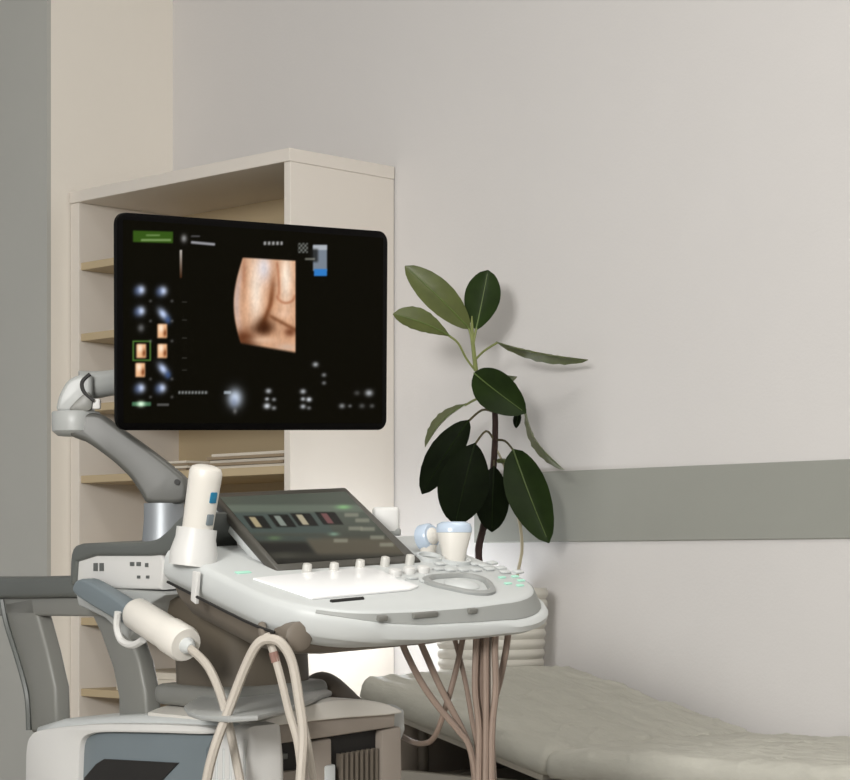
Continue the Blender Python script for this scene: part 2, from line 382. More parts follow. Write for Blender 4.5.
MB().loft([[K(a * k_, b * k_, z) for a, b in und] for k_, z in ((0.7, -0.105), (0.88, -0.095), (0.97, -0.070), (1.0, -0.055))]).build('console_underside', 'under', us, label='taupe underside of the console')
# sloped grey band and pale handle lip around the front and right of the console
def ribbon(rings, name, m, parent, label=None):
    mb = MB(); vs = [[mb.bm.verts.new(tuple(p)) for p in r] for r in rings]
    for i in range(len(vs)):
        r0, r1 = vs[i], vs[(i + 1) % len(vs)]
        for k in range(len(r0) - 1): mb.bm.faces.new([r0[k], r0[k + 1], r1[k + 1], r1[k]])
    for e in (0, -1): mb.bm.faces.new([r[e] for r in vs])
    return mb.build(name, m, parent, label=label)
NS = 9
def rim(o0, o1, z0, z1):
    """outset and height run from the start values (left front corner) to the end values"""
    n = len(outline(0.0)); r = []
    for i in range(NS, n):
        t = min(1.0, (i - NS) / 10.0); t = t * t * (3 - 2 * t)
        a, b = outline(o0 + (o1 - o0) * t)[i]
        r.append(K(a, b, z0 + (z1 - z0) * t))
    return r
ribbon([rim(0.0, 0.0, -0.003, -0.003), rim(0.0045, 0.013, -0.006, -0.024), rim(0.004, 0.010, -0.009, -0.028), rim(-0.006, -0.006, -0.008, -0.026)], 'palm_band', 'bandg', console, 'mid grey sloping band')
ribbon([rim(0.0035, 0.011, -0.006, -0.0245), rim(0.005, 0.020, -0.008, -0.0265), rim(0.0065, 0.0245, -0.016, -0.032), rim(0.0065, 0.0235, -0.032, -0.040), rim(0.002, 0.014, -0.040, -0.046), rim(-0.01, -0.01, -0.040, -0.046), rim(-0.01, -0.01, -0.010, -0.028)], 'front_lip', 'greyw', console, 'pale rounded handle lip')
def kquad(pxs, z0, t, name, m, parent, bev=0.001, label=None):
    mb = MB(); mb.prism([onk(x, y, z0) for x, y in pxs], N * t, bev, 2); return mb.build(name, m, parent, label=label)
# slots on the band
for bc, hl in ((-0.118, 0.008), (-0.045, 0.021), (0.038, 0.008)):
    MB().obox(K(0.2375, bc, -0.006), B * hl, A * 0.0035, N * 0.004, 0.002, 2).build('band_slot', 'arm', console, label='dark grey slot')
# white keyboard film
kb = kquad([(253, 580), (362, 569), (374, 570), (418, 588), (410, 591), (312, 600)], 0.0002, 0.0035, 'keyboard', 'key', console, 0.001, 'bright white keyboard film')
MB().tube([onk(331, 601.5, 0.001), onk(363, 598.5, 0.001)], 0.0028, 8, 2).build('pen_slot', 'slot', console, label='black slot')
# left edge clip and seam
MB().prism([onb(x, y, -0.2425) for x, y in [(196, 571), (201, 572), (199, 604), (194, 600)]], -B * 0.006, 0.001).build('side_clip', 'white', console, label='white side clip')
MB().tube([K(-0.10, -0.246, -0.040), K(0.1, -0.246, -0.040), K(0.16, -0.236, -0.040)], 0.0022, 6, 4).build('seam', 'slot', console)
# knobs below the touch panel (two rows), buttons and trackball
for x, y in ((307, 567), (334, 566), (360, 563), (385, 560), (410, 558)):
    p = onk(x, y + 2, 0.006)
    MB().lathe(p, N, [(0.0068, -0.006), (0.0068, 0.004), (0.006, 0.0075), (0.003, 0.0085)], 16).build('knob', 'knob', console, label='silver rotary knob')
for x, y in ((395, 573), (409, 571), (423, 570)):
    p = onk(x, y + 2, 0.0)
    MB().lathe(p, N, [(0.0095, -0.001), (0.0095, 0.006), (0.0085, 0.0085), (0.004, 0.0095)], 18).build('knob', 'white', console, label='white rotary knob')
for (x, y) in ((438, 570), (450, 571), (463, 571), (476, 571), (489, 570), (501, 569), (432, 577), (425, 582), (440, 565), (458, 565), (475, 565), (492, 564), (400, 581), (412, 579), (505, 573), (518, 573), (484, 567)):
    p = onk(x, y, 0.0)
    MB().obox(p + N * 0.002, A * 0.0062, B * 0.0075, N * 0.002, 0.0018, 2).build('button', 'greyw', console)
for (x, y) in ((502, 578), (515, 577), (521, 581), (508, 584), (520, 586)):
    MB().obox(onk(x, y, 0.0) + N * 0.001, A * 0.003, B * 0.006, N * 0.0012, 0.0006, 1).build('green_key', 'led', console, label='green lit key')
MB().obox(onk(243, 573, 0.0) + N * 0.001, A * 0.004, B * 0.012, N * 0.001, 0.0006, 1).build('green_key', 'led', console, label='green lit key')
tb = onk(462, 585, 0.0)
rg = MB()
for k in range(1):
    ring_o = [tb + A * (0.052 * math.cos(t)) * (1 + 0.12 * math.cos(3 * t)) + B * (0.052 * math.sin(t)) * (1 + 0.12 * math.cos(3 * t)) for t in np.linspace(0, 2 * PI, 40, endpoint=False)]
    rings = []
    for sc, z in ((1.0, -0.001), (1.0, 0.004), (0.93, 0.006), (0.84, 0.006), (0.78, 0.002), (0.78, -0.001)):
        rings.append([tb + (p - tb) * sc + N * z for p in ring_o])
    rg.loft(rings, False); 
trk = rg.build('trackball_ring', 'ring', console, label='grey trackball surround')
MB().lathe(tb, N, [(0.026, 0.0), (0.026, 0.001), (0.022, 0.004), (0.015, 0.006), (0.008, 0.007), (0.003, 0.0072)], 24).build('trackball', 'greyw', console)

# --- touch panel: tilted display rising from the back of the console
bbl = V(277, 571, 3.105); s677 = 3.2 / FPX
TB = cdir(138 * s677, 105 * s677, 10 * s677); TA = cdir(-68 * s677, 82 * s677, 72 * s677)   # to the right, up the panel
TB = TB / np.linalg.norm(TB); TA = TA - TB * (TA @ TB); TA /= np.linalg.norm(TA)
TN = np.cross(TB, TA); TN = TN if TN @ FW < 0 else -TN
TW, TH_ = 0.258, 0.206
tp = MB(); ctr = bbl + TB * TW / 2 + TA * TH_ / 2 - TN * 0.007
tp.prism([bbl, bbl + TB * TW, bbl + TB * (TW - 0.012) + TA * TH_, bbl + TA * TH_], -TN * 0.014, 0.004, 3)
touch = tp.build('touch_panel', 'tbezel', us, label='dark glossy touch panel tilted above the console')
tb2 = MB(); tb2.obox(ctr - TN * 0.015, TB * (TW / 2 - 0.006), TA * (TH_ / 2 - 0.004), TN * 0.009, 0.006, 2)
tb2.build('panel_back', 'greyw', touch)
# white wedge support under the panel
wd = MB(); p1 = bbl + TB * 0.02 - TN * 0.02; 
w3 = [p1, bbl + TB * 0.02 + TA * 0.15 - TN * 0.024, bbl + TB * 0.02 + TA * 0.13 - TN * 0.05, p1 - TN * 0.035 + TA * 0.02]
wd.prism(w3, TB * (TW - 0.04), 0.004, 2); wd.build('panel_support', 'white', us)
def paint_grid(name, origin, U, W, w, h, nu, nv, fn, m, parent):
    """flat display: grid in the plane, colour per vertex"""
    vs, cols = [], []
    offp = np.array(parent['_o'])
    for j in range(nv + 1):
        for i in range(nu + 1):
            p = origin + U * (w * i / nu) + W * (h * j / nv); vs.append(tuple(p - offp))
            q = p - CAM0; d = q @ FW
            cols.append(fn(CX + FPX * (q @ RT) / d, HZ - FPX * q[2] / d))
    fs = [(j * (nu + 1) + i, j * (nu + 1) + i + 1, (j + 1) * (nu + 1) + i + 1, (j + 1) * (nu + 1) + i) for j in range(nv) for i in range(nu)]
    me = bpy.data.meshes.new(name); me.from_pydata(vs, [], fs)
    ca = me.color_attributes.new('Col', 'FLOAT_COLOR', 'POINT')
    flat = np.array([[lin(c[0]), lin(c[1]), lin(c[2]), 1] for c in cols], dtype=np.float32).ravel()
    ca.data.foreach_set('color', flat)
    me.materials.append(M[m]); o = bpy.data.objects.new(name, me); C.objects.link(o); o.parent = parent; o['_o'] = parent['_o']
    return o
def mix(a, b, t): t = max(0, min(1, t)); return tuple(x + (y - x) * t for x, y in zip(a, b))
def sm(e0, e1, x): t = max(0, min(1, (x - e0) / (e1 - e0))); return t * t * (3 - 2 * t)
def inrect(x, y, x0, y0, x1, y1, s=1.0): return sm(x0 - s, x0 + s, x) * (1 - sm(x1 - s, x1 + s, x)) * sm(y0 - s, y0 + s, y) * (1 - sm(y1 - s, y1 + s, y))
def gs(x, y, cx_, cy_, sx, sy): return math.exp(-((x - cx_) / sx) ** 2 - ((y - cy_) / sy) ** 2)
def touch_px(px, py):
    X, Y = (px - 200) * 3.696, (py - 480) * 3.696
    u = sm(120, 330, Y)
    c = mix((84, 90, 80), (40, 38, 30), u)  # base tones also carry the bookcase reflection on the glossy panel
    sk = X - (Y - 90) * 0.72                               # skewed column coordinate
    c = mix(c, (108, 118, 104), inrect(sk, Y, 95, 92, 700, 118, 6) * 0.8)
    c = mix(c, (70, 84, 80), inrect(sk, Y, 90, 122, 420, 196, 8) * 0.8)
    for (x0, col) in ((150, (196, 180, 140)), (245, (150, 160, 150)), (330, (200, 190, 160)), (425, (130, 84, 84))):
        c = mix(c, (14, 14, 12), inrect(sk, Y, x0 - 22, 140 - x0 * 0.05, x0 + 52, 186 - x0 * 0.05, 4))
        c = mix(c, col, inrect(sk, Y, x0 - 4, 144 - x0 * 0.05, x0 + 20, 182 - x0 * 0.05, 4) * 0.9)
    c = mix(c, (140, 176, 96), gs(X, Y, 275, 215, 24, 7)); c = mix(c, (140, 190, 130), gs(X, Y, 530, 100, 26, 8))
    c = mix(c, (120, 150, 130), gs(X, Y, 495, 200, 18, 7))
    c = mix(c, (60, 74, 70), inrect(sk, Y, 95, 206, 360, 226, 6) * 0.6)
    c = mix(c, (96, 88, 72), inrect(sk, Y, 300, 215, 640, 275, 12) * 0.8)
    for (x, y) in ((560, 130), (600, 150), (620, 182), (655, 213), (520, 225), (575, 180), (690, 240)):
        c = mix(c, (150, 150, 132), inrect(X, Y, x - 26, y - 8, x + 26, y + 6, 5) * 0.7)
    c = mix(c, (12, 12, 9), inrect(sk, Y, 110, 232, 290, 268, 12) * 0.9); c = mix(c, (66, 66, 56), gs(X, Y, 315, 280, 40, 13) * 0.8)
    c = mix(c, (8, 8, 6), inrect(sk, Y, 60, 290, 700, 360, 6) * 0.55)
    return tuple(v * 0.92 for v in c)
paint_grid('touch_screen', bbl + TB * 0.010 + TA * 0.016 + TN * 0.0006, TB, TA, TW - 0.032, TH_ - 0.03, 150, 110, touch_px, 'tscreen', touch)

# --- left probe cup, rear holder, I/O box, monitor post and arm
cupc = V(194, 552, 3.12)
MB().lathe(cupc, UP + RT * 0.12, [(0.034, -0.02), (0.034, 0.0), (0.029, 0.02), (0.029, 0.034), (0.0255, 0.034), (0.025, 0.010)], 24).build('probe_cup', 'white', us, label='white probe cup')
MB().obox(V(386, 521, 3.46), RT * 0.021, FW * 0.02, UP * 0.022, 0.006, 3).build('rear_holder', 'white', us)
MB().obox(V(388, 532, 3.46), RT * 0.02, FW * 0.02, UP * 0.006, 0.003, 2).build('rear_holder_base', 'bandg', us)
MB().tube([V(388, 536, 3.46), V(380, 556, 3.40), V(372, 575, 3.36)], 0.008, 8, 4).build('rear_holder_stem', 'bandg', us)
io = MB(); io.prism([onb(x, y, -0.2) for x, y in [(76, 588), (76, 556), (80, 553), (160, 553), (164, 560), (160, 590)]], B * 0.2, 0.006, 3)
iob = io.build('connector_box', 'white', us, label='white connector box under the monitor arm')
for (x, y, w, h) in ((96, 567, 4, 8), (102, 567, 4, 8), (132.5, 564, 4, 4), (139, 564, 4, 4), (147, 565, 3, 4), (139, 577, 3, 3), (148, 577, 3, 3)):
    MB().prism([onb(x + i * w / 2, y + j * h / 2, -0.2) for i, j in ((-1, -1), (1, -1), (1, 1), (-1, 1))], -B * 0.0012).build('port', 'dark', iob)
MB().prism([onb(x, y, -0.204) for x, y in [(74, 587), (160, 592), (166, 595), (152, 602), (128, 640), (104, 618), (78, 606)]], B * 0.10, 0.008, 3).build('holder_bracket', 'armL', us, label='light grey bracket')
cap = MB(); cap.prism([onb(x, y, -0.206) for x, y in soft([(69, 585), (70, 556), (73, 546), (82, 543), (140, 543), (156, 539), (166, 531), (176, 520), (186, 512), (187, 528), (178, 545), (166, 556), (76, 556), (74, 585)], 1)], B * 0.17, 0.006, 3)
cap.build('arm_base_cap', 'dark', us, label='dark grey curved cap')
MB().prism([onb(x, y, -0.235) for x, y in soft([(71, 590), (74, 581), (82, 578), (128, 607), (132, 618), (128, 626), (118, 622), (76, 597)])], B * 0.03, 0.005, 3).build('probe_holder', 'bluegrey', us, label='blue-grey probe holder')
MB().tube([onb(118, 612, -0.245), onb(117, 628, -0.245), onb(122, 641, -0.245), onb(133, 645, -0.245), onb(143, 640, -0.245)], 0.0055, 8, 5).build('holder_hook', 'white', us, label='white hook')
PD = 3.40
MB().lathe(V(164, 552, PD), UP, [(0.034, 0), (0.0335, 0.02), (0.031, 0.05), (0.031, 0.075)], 28).build('monitor_post', 'steel', us, label='silver post')
def facing(pts, d): return [V(x, y, d) for x, y in soft(pts, 2)]
MB().prism(facing([(64, 414), (99, 412), (112, 422), (150, 449), (184, 476), (188, 486), (186, 504), (146, 504), (141, 494), (130, 477), (112, 460), (86, 441), (72, 437), (65, 430)], PD - 0.03), FW * 0.065, 0.014, 4).build('lower_arm', 'armD', us, label='grey diagonal monitor arm')
MB().lathe(V(177, 482, PD - 0.034), FW, [(0.0045, 0), (0.0045, 0.02)], 12).build('arm_screw', 'slot', us)
MB().lathe(V(76, 432, PD + 0.002), UP, [(0.028, -0.006), (0.0365, 0.001), (0.0375, 0.012), (0.0375, 0.029), (0.036, 0.031)], 28).build('arm_joint', 'armL', us, label='light grey swivel joint')
MB().prism(facing([(55, 413), (58, 396), (66, 381), (76, 375), (92, 373), (92, 390), (90, 412)], PD - 0.028), FW * 0.062, 0.012, 4).build('elbow', 'armL', us, label='light grey elbow of the monitor arm')
MB().prism(facing([(66, 411), (78, 398), (88, 390), (93, 400), (91, 412)], PD - 0.031), FW * 0.012, 0.004, 2).build('elbow_inset', 'arm', us)
MB().tube([V(90, 374, PD - 0.028), V(82, 382, PD - 0.03), V(84, 392, PD - 0.03), V(94, 401, PD - 0.03)], 0.0028, 6, 4).build('elbow_cable', 'slot', us)
MB().tube([V(80, 386, PD + 0.005), V(110, 383, PD + 0.02), V(170, 372, 3.49), V(248, 345, 3.55)], [0.024, 0.02, 0.022, 0.03], 12, 5).build('upper_arm', 'armL', us, label='light grey arm behind the monitor')
MB().obox(V(96, 404, PD - 0.02), RT * 0.007, FW * 0.006, UP * 0.008, 0.002).build('elbow_tab', 'white', us)

# --- push handle at the back left
HB = -0.165
def strip(cl, w, name, m, b, th, bev=0.006, label=None):
    L_, R_ = [], []
    n = len(cl)
    for i, (x, y) in enumerate(cl):
        x0, y0 = cl[max(i - 1, 0)]; x1, y1 = cl[min(i + 1, n - 1)]
        l = math.hypot(x1 - x0, y1 - y0); nx, ny = -(y1 - y0) / l, (x1 - x0) / l
        ww = w[i] if hasattr(w, '__len__') else w
        L_.append((x + nx * ww / 2, y + ny * ww / 2)); R_.append((x - nx * ww / 2, y - ny * ww / 2))
    return MB().prism(pxpoly(L_ + R_[::-1], b), B * th, bev, 3).build(name, m, us, label=label)
strip([(-30, 588), (20, 588), (60, 587), (90, 587)], 21, 'handle_grip', 'dark', HB - 0.012, 0.045, 0.008, 'dark grey push handle grip')
strip([(-30, 606), (40, 606), (124, 607)], 20, 'handle_beam', 'arm', HB, 0.03, 0.005)
strip([(18, 598), (22, 620), (32, 655), (41, 690), (43, 732)], [30, 30, 29, 27, 25], 'handle_leg', 'arm', HB, 0.03, 0.007, 'grey curved handle leg')
strip([(100, 604), (112, 628), (125, 665), (131, 695), (132, 724)], [26, 27, 27, 27, 28], 'handle_leg', 'arm', HB + 0.004, 0.03, 0.007, 'grey curved handle leg')
MB().tube(pxpoly([(2, 600), (7, 625), (18, 660), (27, 695), (29, 730)], HB - 0.002), 0.005, 6, 5).build('handle_edge', 'dark', us)

# --- monitor
yw, pt, rl = math.radians(40), math.radians(3.5), math.radians(-2.4)
from mathutils import Matrix
Rm = Matrix.Rotation(yw, 3, 'Z') @ Matrix.Rotation(pt, 3, 'X') @ Matrix.Rotation(rl, 3, 'Y')
def mdir(v): w = Rm @ Vector(v); return cdir(w.x, w.y, w.z)
MU, MN, MV = mdir((1, 0, 0)), mdir((0, -1, 0)), mdir((0, 0, 1))
MW, MH = 0.522, 0.326
mctr = cs(-0.2620, 3.466, 0.3836)
def rrect(c, hw, hh, r, n=6):
    out = []
    for (sx, sy, t0) in ((1, 1, 0), (-1, 1, PI / 2), (-1, -1, PI), (1, -1, 3 * PI / 2)):
        for i in range(n + 1):
            t = t0 + PI / 2 * i / n
            out.append(c + MU * (sx * (hw - r) + r * math.cos(t)) + MV * (sy * (hh - r) + r * math.sin(t)))
    return out
mon = MB()
mon.loft([rrect(mctr - MN * z, MW / 2 - i, MH / 2 - i, 0.018) for z, i in ((0.0, 0.002), (0.0015, 0.0), (0.008, 0.0), (0.014, 0.004), (0.022, 0.02), (0.03, 0.05))])
monitor = mon.build('monitor', 'bezel', us, label='black flat monitor showing a scan')
MB().obox(mctr - MN * 0.048, MU * 0.06, MV * 0.06, MN * 0.02, 0.012, 3).build('mount_plate', 'armL', monitor)
thumbs = []
for (x, y, k) in ((141, 290, 0), (163, 291, 0), (141, 311, 0), (163, 314, 1), (141, 328, 2), (162, 331, 3), (141, 351, 3), (162, 351, 3), (140, 370, 3), (163, 369, 1), (141, 388, 0), (162, 388, 0)):
    thumbs.append((x, y, k))
def fetal(x, y):
    lb = 243 - 9.5 * math.sin(PI * max(0, min(1, (y - 256) / 96)))
    e = sm(lb - 1, lb + 1.5, x) * (1 - sm(294.5, 296.5, x)) * sm(256.5 + 0.06 * (x - 240), 258.5 + 0.06 * (x - 240), y) * (1 - sm(341 + (x - 240) * 0.17, 345 + (x - 240) * 0.17, y))
    if e <= 0: return None, 0
    c = (212, 164, 130)
    c = mix(c, (252, 232, 212), gs(x, y, 256, 292, 7, 34) * 0.95)
    c = mix(c, (226, 226, 236), gs(x, y, 264, 268, 7, 14) * 0.8)
    c = mix(c, (255, 240, 222), gs(x, y, 286, 278, 6, 26) * 0.85)
    c = mix(c, (196, 170, 160), gs(x, y, lb + 3, 300, 3.5, 34) * 0.9)
    c = mix(c, (150, 96, 66), gs(x, y, 244, 272, 2.5, 20) * 0.55)
    fold = 275 - (y - 262) * 0.10 - 5 * sm(300, 325, y)
    c = mix(c, (122, 70, 40), math.exp(-((x - fold) / 3.0) ** 2) * sm(262, 300, y) * (1 - sm(322, 334, y)) * 0.85)
    c = mix(c, (70, 36, 16), gs(x, y, 264, 326, 9, 9) * 0.95)
    c = mix(c, (120, 74, 46), math.exp(-((y - (316 + (x - 270) * 0.55)) / 2.5) ** 2) * sm(266, 272, x) * 0.8)
    ux = 277 + 2.0 * math.sin((y - 262) * 0.06)                                  # thin contour that runs down and hooks to the right
    c = mix(c, (176, 116, 84), math.exp(-((x - ux) / 1.5) ** 2) * inrect(x, y, 270, 262, 290, 296, 3) * 0.75)
    c = mix(c, (176, 116, 84), math.exp(-((math.hypot((x - 286) / 1.1, y - 295) - 8) / 1.5) ** 2) * sm(293, 297, y) * 0.75)
    c = mix(c, (236, 196, 168), gs(x, y, 284, 314, 7, 4) * 0.7)
    c = mix(c, (58, 28, 12), gs(x, y, 247, 341, 10, 5) * 0.85); c = mix(c, (58, 28, 12), gs(x, y, 262, 329, 10, 5) * 0.7)
    nz = noise.noise(Vector((x * 0.22, y * 0.10, 3.1))) * 0.5 + noise.noise(Vector((x * 0.5, y * 0.3, 9.1))) * 0.3
    c = tuple(max(0, min(255, v * (1 + 0.16 * nz))) for v in c)
    c = mix(c, (96, 50, 26), gs(x, y, 244, 338, 10, 9) * 0.95)
    c = mix(c, (226, 186, 156), gs(x, y, 264, 340, 13, 3.4) * 0.85)
    c = mix(c, (110, 62, 38), gs(x, y, 290, 332, 6, 4.5) * 0.9)
    c = mix(c, (206, 178, 158), gs(x, y, 287, 347, 10, 3.5) * 0.8)
    c = mix(c, (90, 56, 34), gs(x, y, 252, 350, 10, 4) * 0.9)
    return c, e
def mono(v, px, py, sc): return v
def screen_px(x, y):
    c = (9, 7, 2)
    if 233 > x > 120 or x > 296 or y < 256 or y > 352:
        c = mix(c, (52, 84, 22), inrect(x, y + (x - 133) * -0.03, 133, 230.5, 173, 242))
        c = mix(c, (150, 176, 120), (inrect(x, y, 146, 234.5, 160, 236) * 0.6 + inrect(x, y, 141, 239, 171, 241) * 0.7))
        c = mix(c, (150, 150, 150), gs(x, y, 184, 238.5, 3, 4) * 0.9)
        c = mix(c, (130, 130, 136), inrect(x, y, 191, 235.5, 200, 237) * 0.6); c = mix(c, (190, 190, 198), inrect(x, y - (x - 191) * 0.09, 191, 241, 215, 243.5) * 0.8)
        c = mix(c, mix((220, 214, 206), (70, 40, 20), (y - 250) / 28), inrect(x, y, 179.7, 250, 182, 278, 0.8) * 0.85)
        for ty in (302, 320, 338, 358, 370): c = mix(c, (90, 90, 84), inrect(x, y, 182, ty - 0.5, 187, ty + 0.5, 0.7) * 0.55)
        for tx, ty, k in thumbs:
            if abs(x - tx) > 14 or abs(y - ty) > 14: continue
            if k == 0: c = mix(c, (206, 218, 244), gs(x, y, tx, ty, 4.2, 4.6)); c = mix(c, (84, 104, 150), gs(x, y, tx - 4, ty + 1, 4, 5) * 0.5)
            if k == 1: c = mix(c, (190, 206, 240), gs(x - (y - ty) * 0.4, y, tx, ty, 4.6, 6)); c = mix(c, (64, 92, 150), gs(x, y, tx + 5, ty + 6, 3, 4) * 0.7)
            if k == 2: c = mix(c, (96, 96, 96), gs(x, y, tx, ty, 3.4, 4))
            if k == 3:
                w = inrect(x, y, tx - 4.5, ty - 7, tx + 5, ty + 7, 1.5); c = mix(c, (240, 186, 140), w); c = mix(c, (120, 62, 30), w * gs(x, y, tx + 3, ty + 2, 2, 4) * 0.9)
                c = mix(c, (255, 232, 206), w * gs(x, y, tx - 1, ty - 3, 2.4, 4))
        fr = inrect(x, y, 132.5, 340.5, 151, 361, 0.8) - inrect(x, y, 134, 342, 149.5, 359.5, 0.8); c = mix(c, (92, 140, 60), max(0, fr) * 0.8)
        for tx in (150.5, 172):
            for ty in (301, 321, 341, 379, 397): c = mix(c, (120, 120, 120), gs(x, y, tx, ty, 1.6, 1.6) * 0.55)
        c = mix(c, (90, 150, 110), inrect(x, y, 132, 402, 151, 406) * 0.7); c = mix(c, (226, 255, 226), gs(x, y, 141, 404, 4, 3)); c = mix(c, (130, 130, 130), inrect(x, y, 157, 403.5, 169, 406) * 0.6)
        c = mix(c, (156, 160, 160), inrect(x, y, 178, 391, 208, 394) * (0.55 + 0.25 * math.sin(x * 1.9)))
        c = mix(c, (170, 170, 170), inrect(x, y, 263, 241.5, 283, 245) * (0.6 + 0.35 * math.sin(x * 1.5)))
        c = mix(c, (130, 134, 130), inrect(x, y, 298, 243, 308, 253) * (0.5 + 0.4 * math.sin(x * 1.6) * math.sin(y * 1.4)))
        c = mix(c, (120, 130, 142), inrect(x, y, 313, 245, 327, 271)); c = mix(c, (196, 200, 204), inrect(x, y, 313, 245, 327, 250) * 0.7); c = mix(c, (24, 24, 22), inrect(x, y, 310, 249, 318, 262, 2) * 0.75)
        c = mix(c, (48, 122, 196), inrect(x, y, 314, 269, 327, 276)); c = mix(c, (150, 150, 140), inrect(x, y, 305, 258, 315, 260) * 0.7)
        c = mix(c, (206, 218, 236), gs(x, y, 235, 398, 7.5, 9.5)); c = mix(c, (110, 122, 150), gs(x, y, 234, 402, 3.5, 5) * 0.5); c = mix(c, (180, 190, 200), inrect(x, y, 224, 391, 231, 394) * 0.8); c = mix(c, (140, 140, 140), gs(x, y, 235, 411, 2, 3) * 0.6)
        for (tx, ty, w, s_) in ((268.5, 391, 0.8, 3), (267, 399, 0.8, 2.2), (274, 399.5, 0.6, 2.2), (267, 406, 1, 3.4), (274, 408, 0.6, 2.4), (303, 391.5, 0.8, 3), (303, 399, 0.8, 2.4), (309, 399.5, 1, 2.8), (303, 406.5, 0.8, 2.8), (309, 408, 0.5, 2.2), (315.5, 364.5, 0.75, 3), (324, 375, 0.55, 2.4), (324, 383, 0.5, 2.2), (369, 393, 0.8, 4), (357, 393, 0.3, 3), (342, 406, 0.6, 3), (350, 406, 0.45, 2), (362, 406, 0.35, 3), (372, 406, 0.35, 2.6)):
            c = mix(c, (204, 208, 214), gs(x, y, tx, ty, s_, s_ * 0.85) * w)
    if 228 < x < 300 and 252 < y < 358:
        f, e = fetal(x, y)
        if f: c = mix(c, f, e)
    return c
SW, SH = MW - 0.022, MH - 0.022
so = paint_grid('monitor_screen', mctr - MU * SW / 2 - MV * SH / 2 + MN * 0.0006, MU, MV, SW, SH, 330, 210, screen_px, 'screen', monitor)

# ------------------------------------------------------------------ probes and cables
def probe_thing(o, label, group=None): return thing('ultrasound_probe', o, label, 'probe', group)
ax = V(205, 478, 3.10) - cupc; L0 = np.linalg.norm(ax); ax /= L0
p = probe_thing(cupc + ax * 0.012, 'upright ivory cylindrical probe with teal button standing in the white cup')
q0 = cupc + ax * 0.012
MB().lathe(q0, ax, [(0.018, 0), (0.0215, 0.002), (0.0225, 0.05), (0.0235, 0.094), (0.0235, 0.104), (0.021, 0.110), (0.014, 0.113), (0.004, 0.114)], 28).build('handle', 'probe', p)
side = RT * 0.75 - FW * 0.66; side = side - ax * (side @ ax); side /= np.linalg.norm(side)
tang = np.cross(ax, side)
MB().obox(q0 + ax * 0.072 + side * 0.0225, ax * 0.008, tang * 0.006, side * 0.002, 0.0016, 2).build('button', 'teal', p, label='teal button')
MB().obox(q0 + ax * 0.040 + side * 0.0225, ax * 0.008, tang * 0.006, side * 0.002, 0.0016, 2).build('grip_pad', 'bluegrey', p)
# probe lying in the side holder, its cable loops down
q1, q2 = onb(134, 612, -0.262), onb(186, 645, -0.262)
ax = q2 - q1; L1 = np.linalg.norm(ax); ax /= L1
p = probe_thing(q1, 'ivory probe lying slanted in the blue-grey side holder with its cable hanging')
MB().lathe(q1, ax, [(0.012, -0.004), (0.019, 0.0), (0.0235, 0.008), (0.0245, L1 * 0.55), (0.0238, L1 * 0.70), (0.026, L1 * 0.71), (0.0262, L1 * 0.96), (0.0235, L1 * 1.0), (0.008, L1 * 1.01)], 26).build('handle', 'probe', p)
MB().lathe(q1 + ax * L1 * 1.0, ax, [(0.012, -0.002), (0.012, 0.006), (0.007, 0.014)], 14).build('strain_relief', 'greyw', p)
MB().tube([onb(190, 648, -0.262), onb(207, 665, -0.262), onb(219, 690, -0.262), onb(228, 722, -0.262), onb(236, 760, -0.26), onb(243, 800, -0.26), onb(246, 860, -0.255)], 0.0062, 8, 6).build('cable', 'cableW', p, label='ivory cable')
# ivory cable looped over the hook below the console
hk = Mc(0.02, -0.21, -0.05)
MB().tube([V(262, 625, 2.97), V(264, 636, 2.95), V(272, 643, 2.93), V(284, 640, 2.92)], 0.006, 8, 5).build('cable_hook', 'under', us)
MB().lathe(V(293, 636, 2.96), cdir(0.5, -0.8, 0), [(0.02, -0.02), (0.021, 0.0), (0.02, 0.018), (0.014, 0.022)], 20).build('hook_knob', 'under', us, label='taupe round knob below the console')
CD = 2.93
def cab(pts, r, m, label, grp, name='probe_cable'):
    mb = MB(); mb.tube(pts, r, 8, 6); return tag(mb.build(name, m), label, 'cable', grp)
cab([V(196, 860, CD + .02), V(205, 790, CD + .01), V(214, 750, CD), V(228, 712, CD), V(245, 668, CD - .01), V(257, 645, CD - .02), (V(268, 639, CD - .025)), V(281, 643, CD - .03), V(292, 662, CD - .03), V(299, 700, CD - .03), V(303, 735, CD - .03), V(300, 790, CD - .03), V(299, 860, CD - .03)], 0.0066, 'cableW',
    'thick ivory cable looped over the hook under the console', None)
inner = cab([V(266, 634, CD - .005), V(272, 648, CD - .008), V(280, 675, CD - .01), V(289, 712, CD - .01), V(298, 745, CD - .012), V(302, 790, CD - .012), V(304, 860, CD - .012)], 0.0055, 'cableW',
    'thinner ivory cable with a reddish collar hanging inside the looped cable', None)
MB().tube([V(273.2, 652, CD - .0085), V(276, 662, CD - .009)], 0.0063, 8, 2).build('collar', 'collar', inner, label='reddish collar')
cab([V(303, 722, CD + .02), V(308, 745, CD + .02), V(314, 790, CD + .02), V(316, 860, CD + .02)], 0.005, 'cableW', 'short ivory cable hanging before the taupe bay post', None)
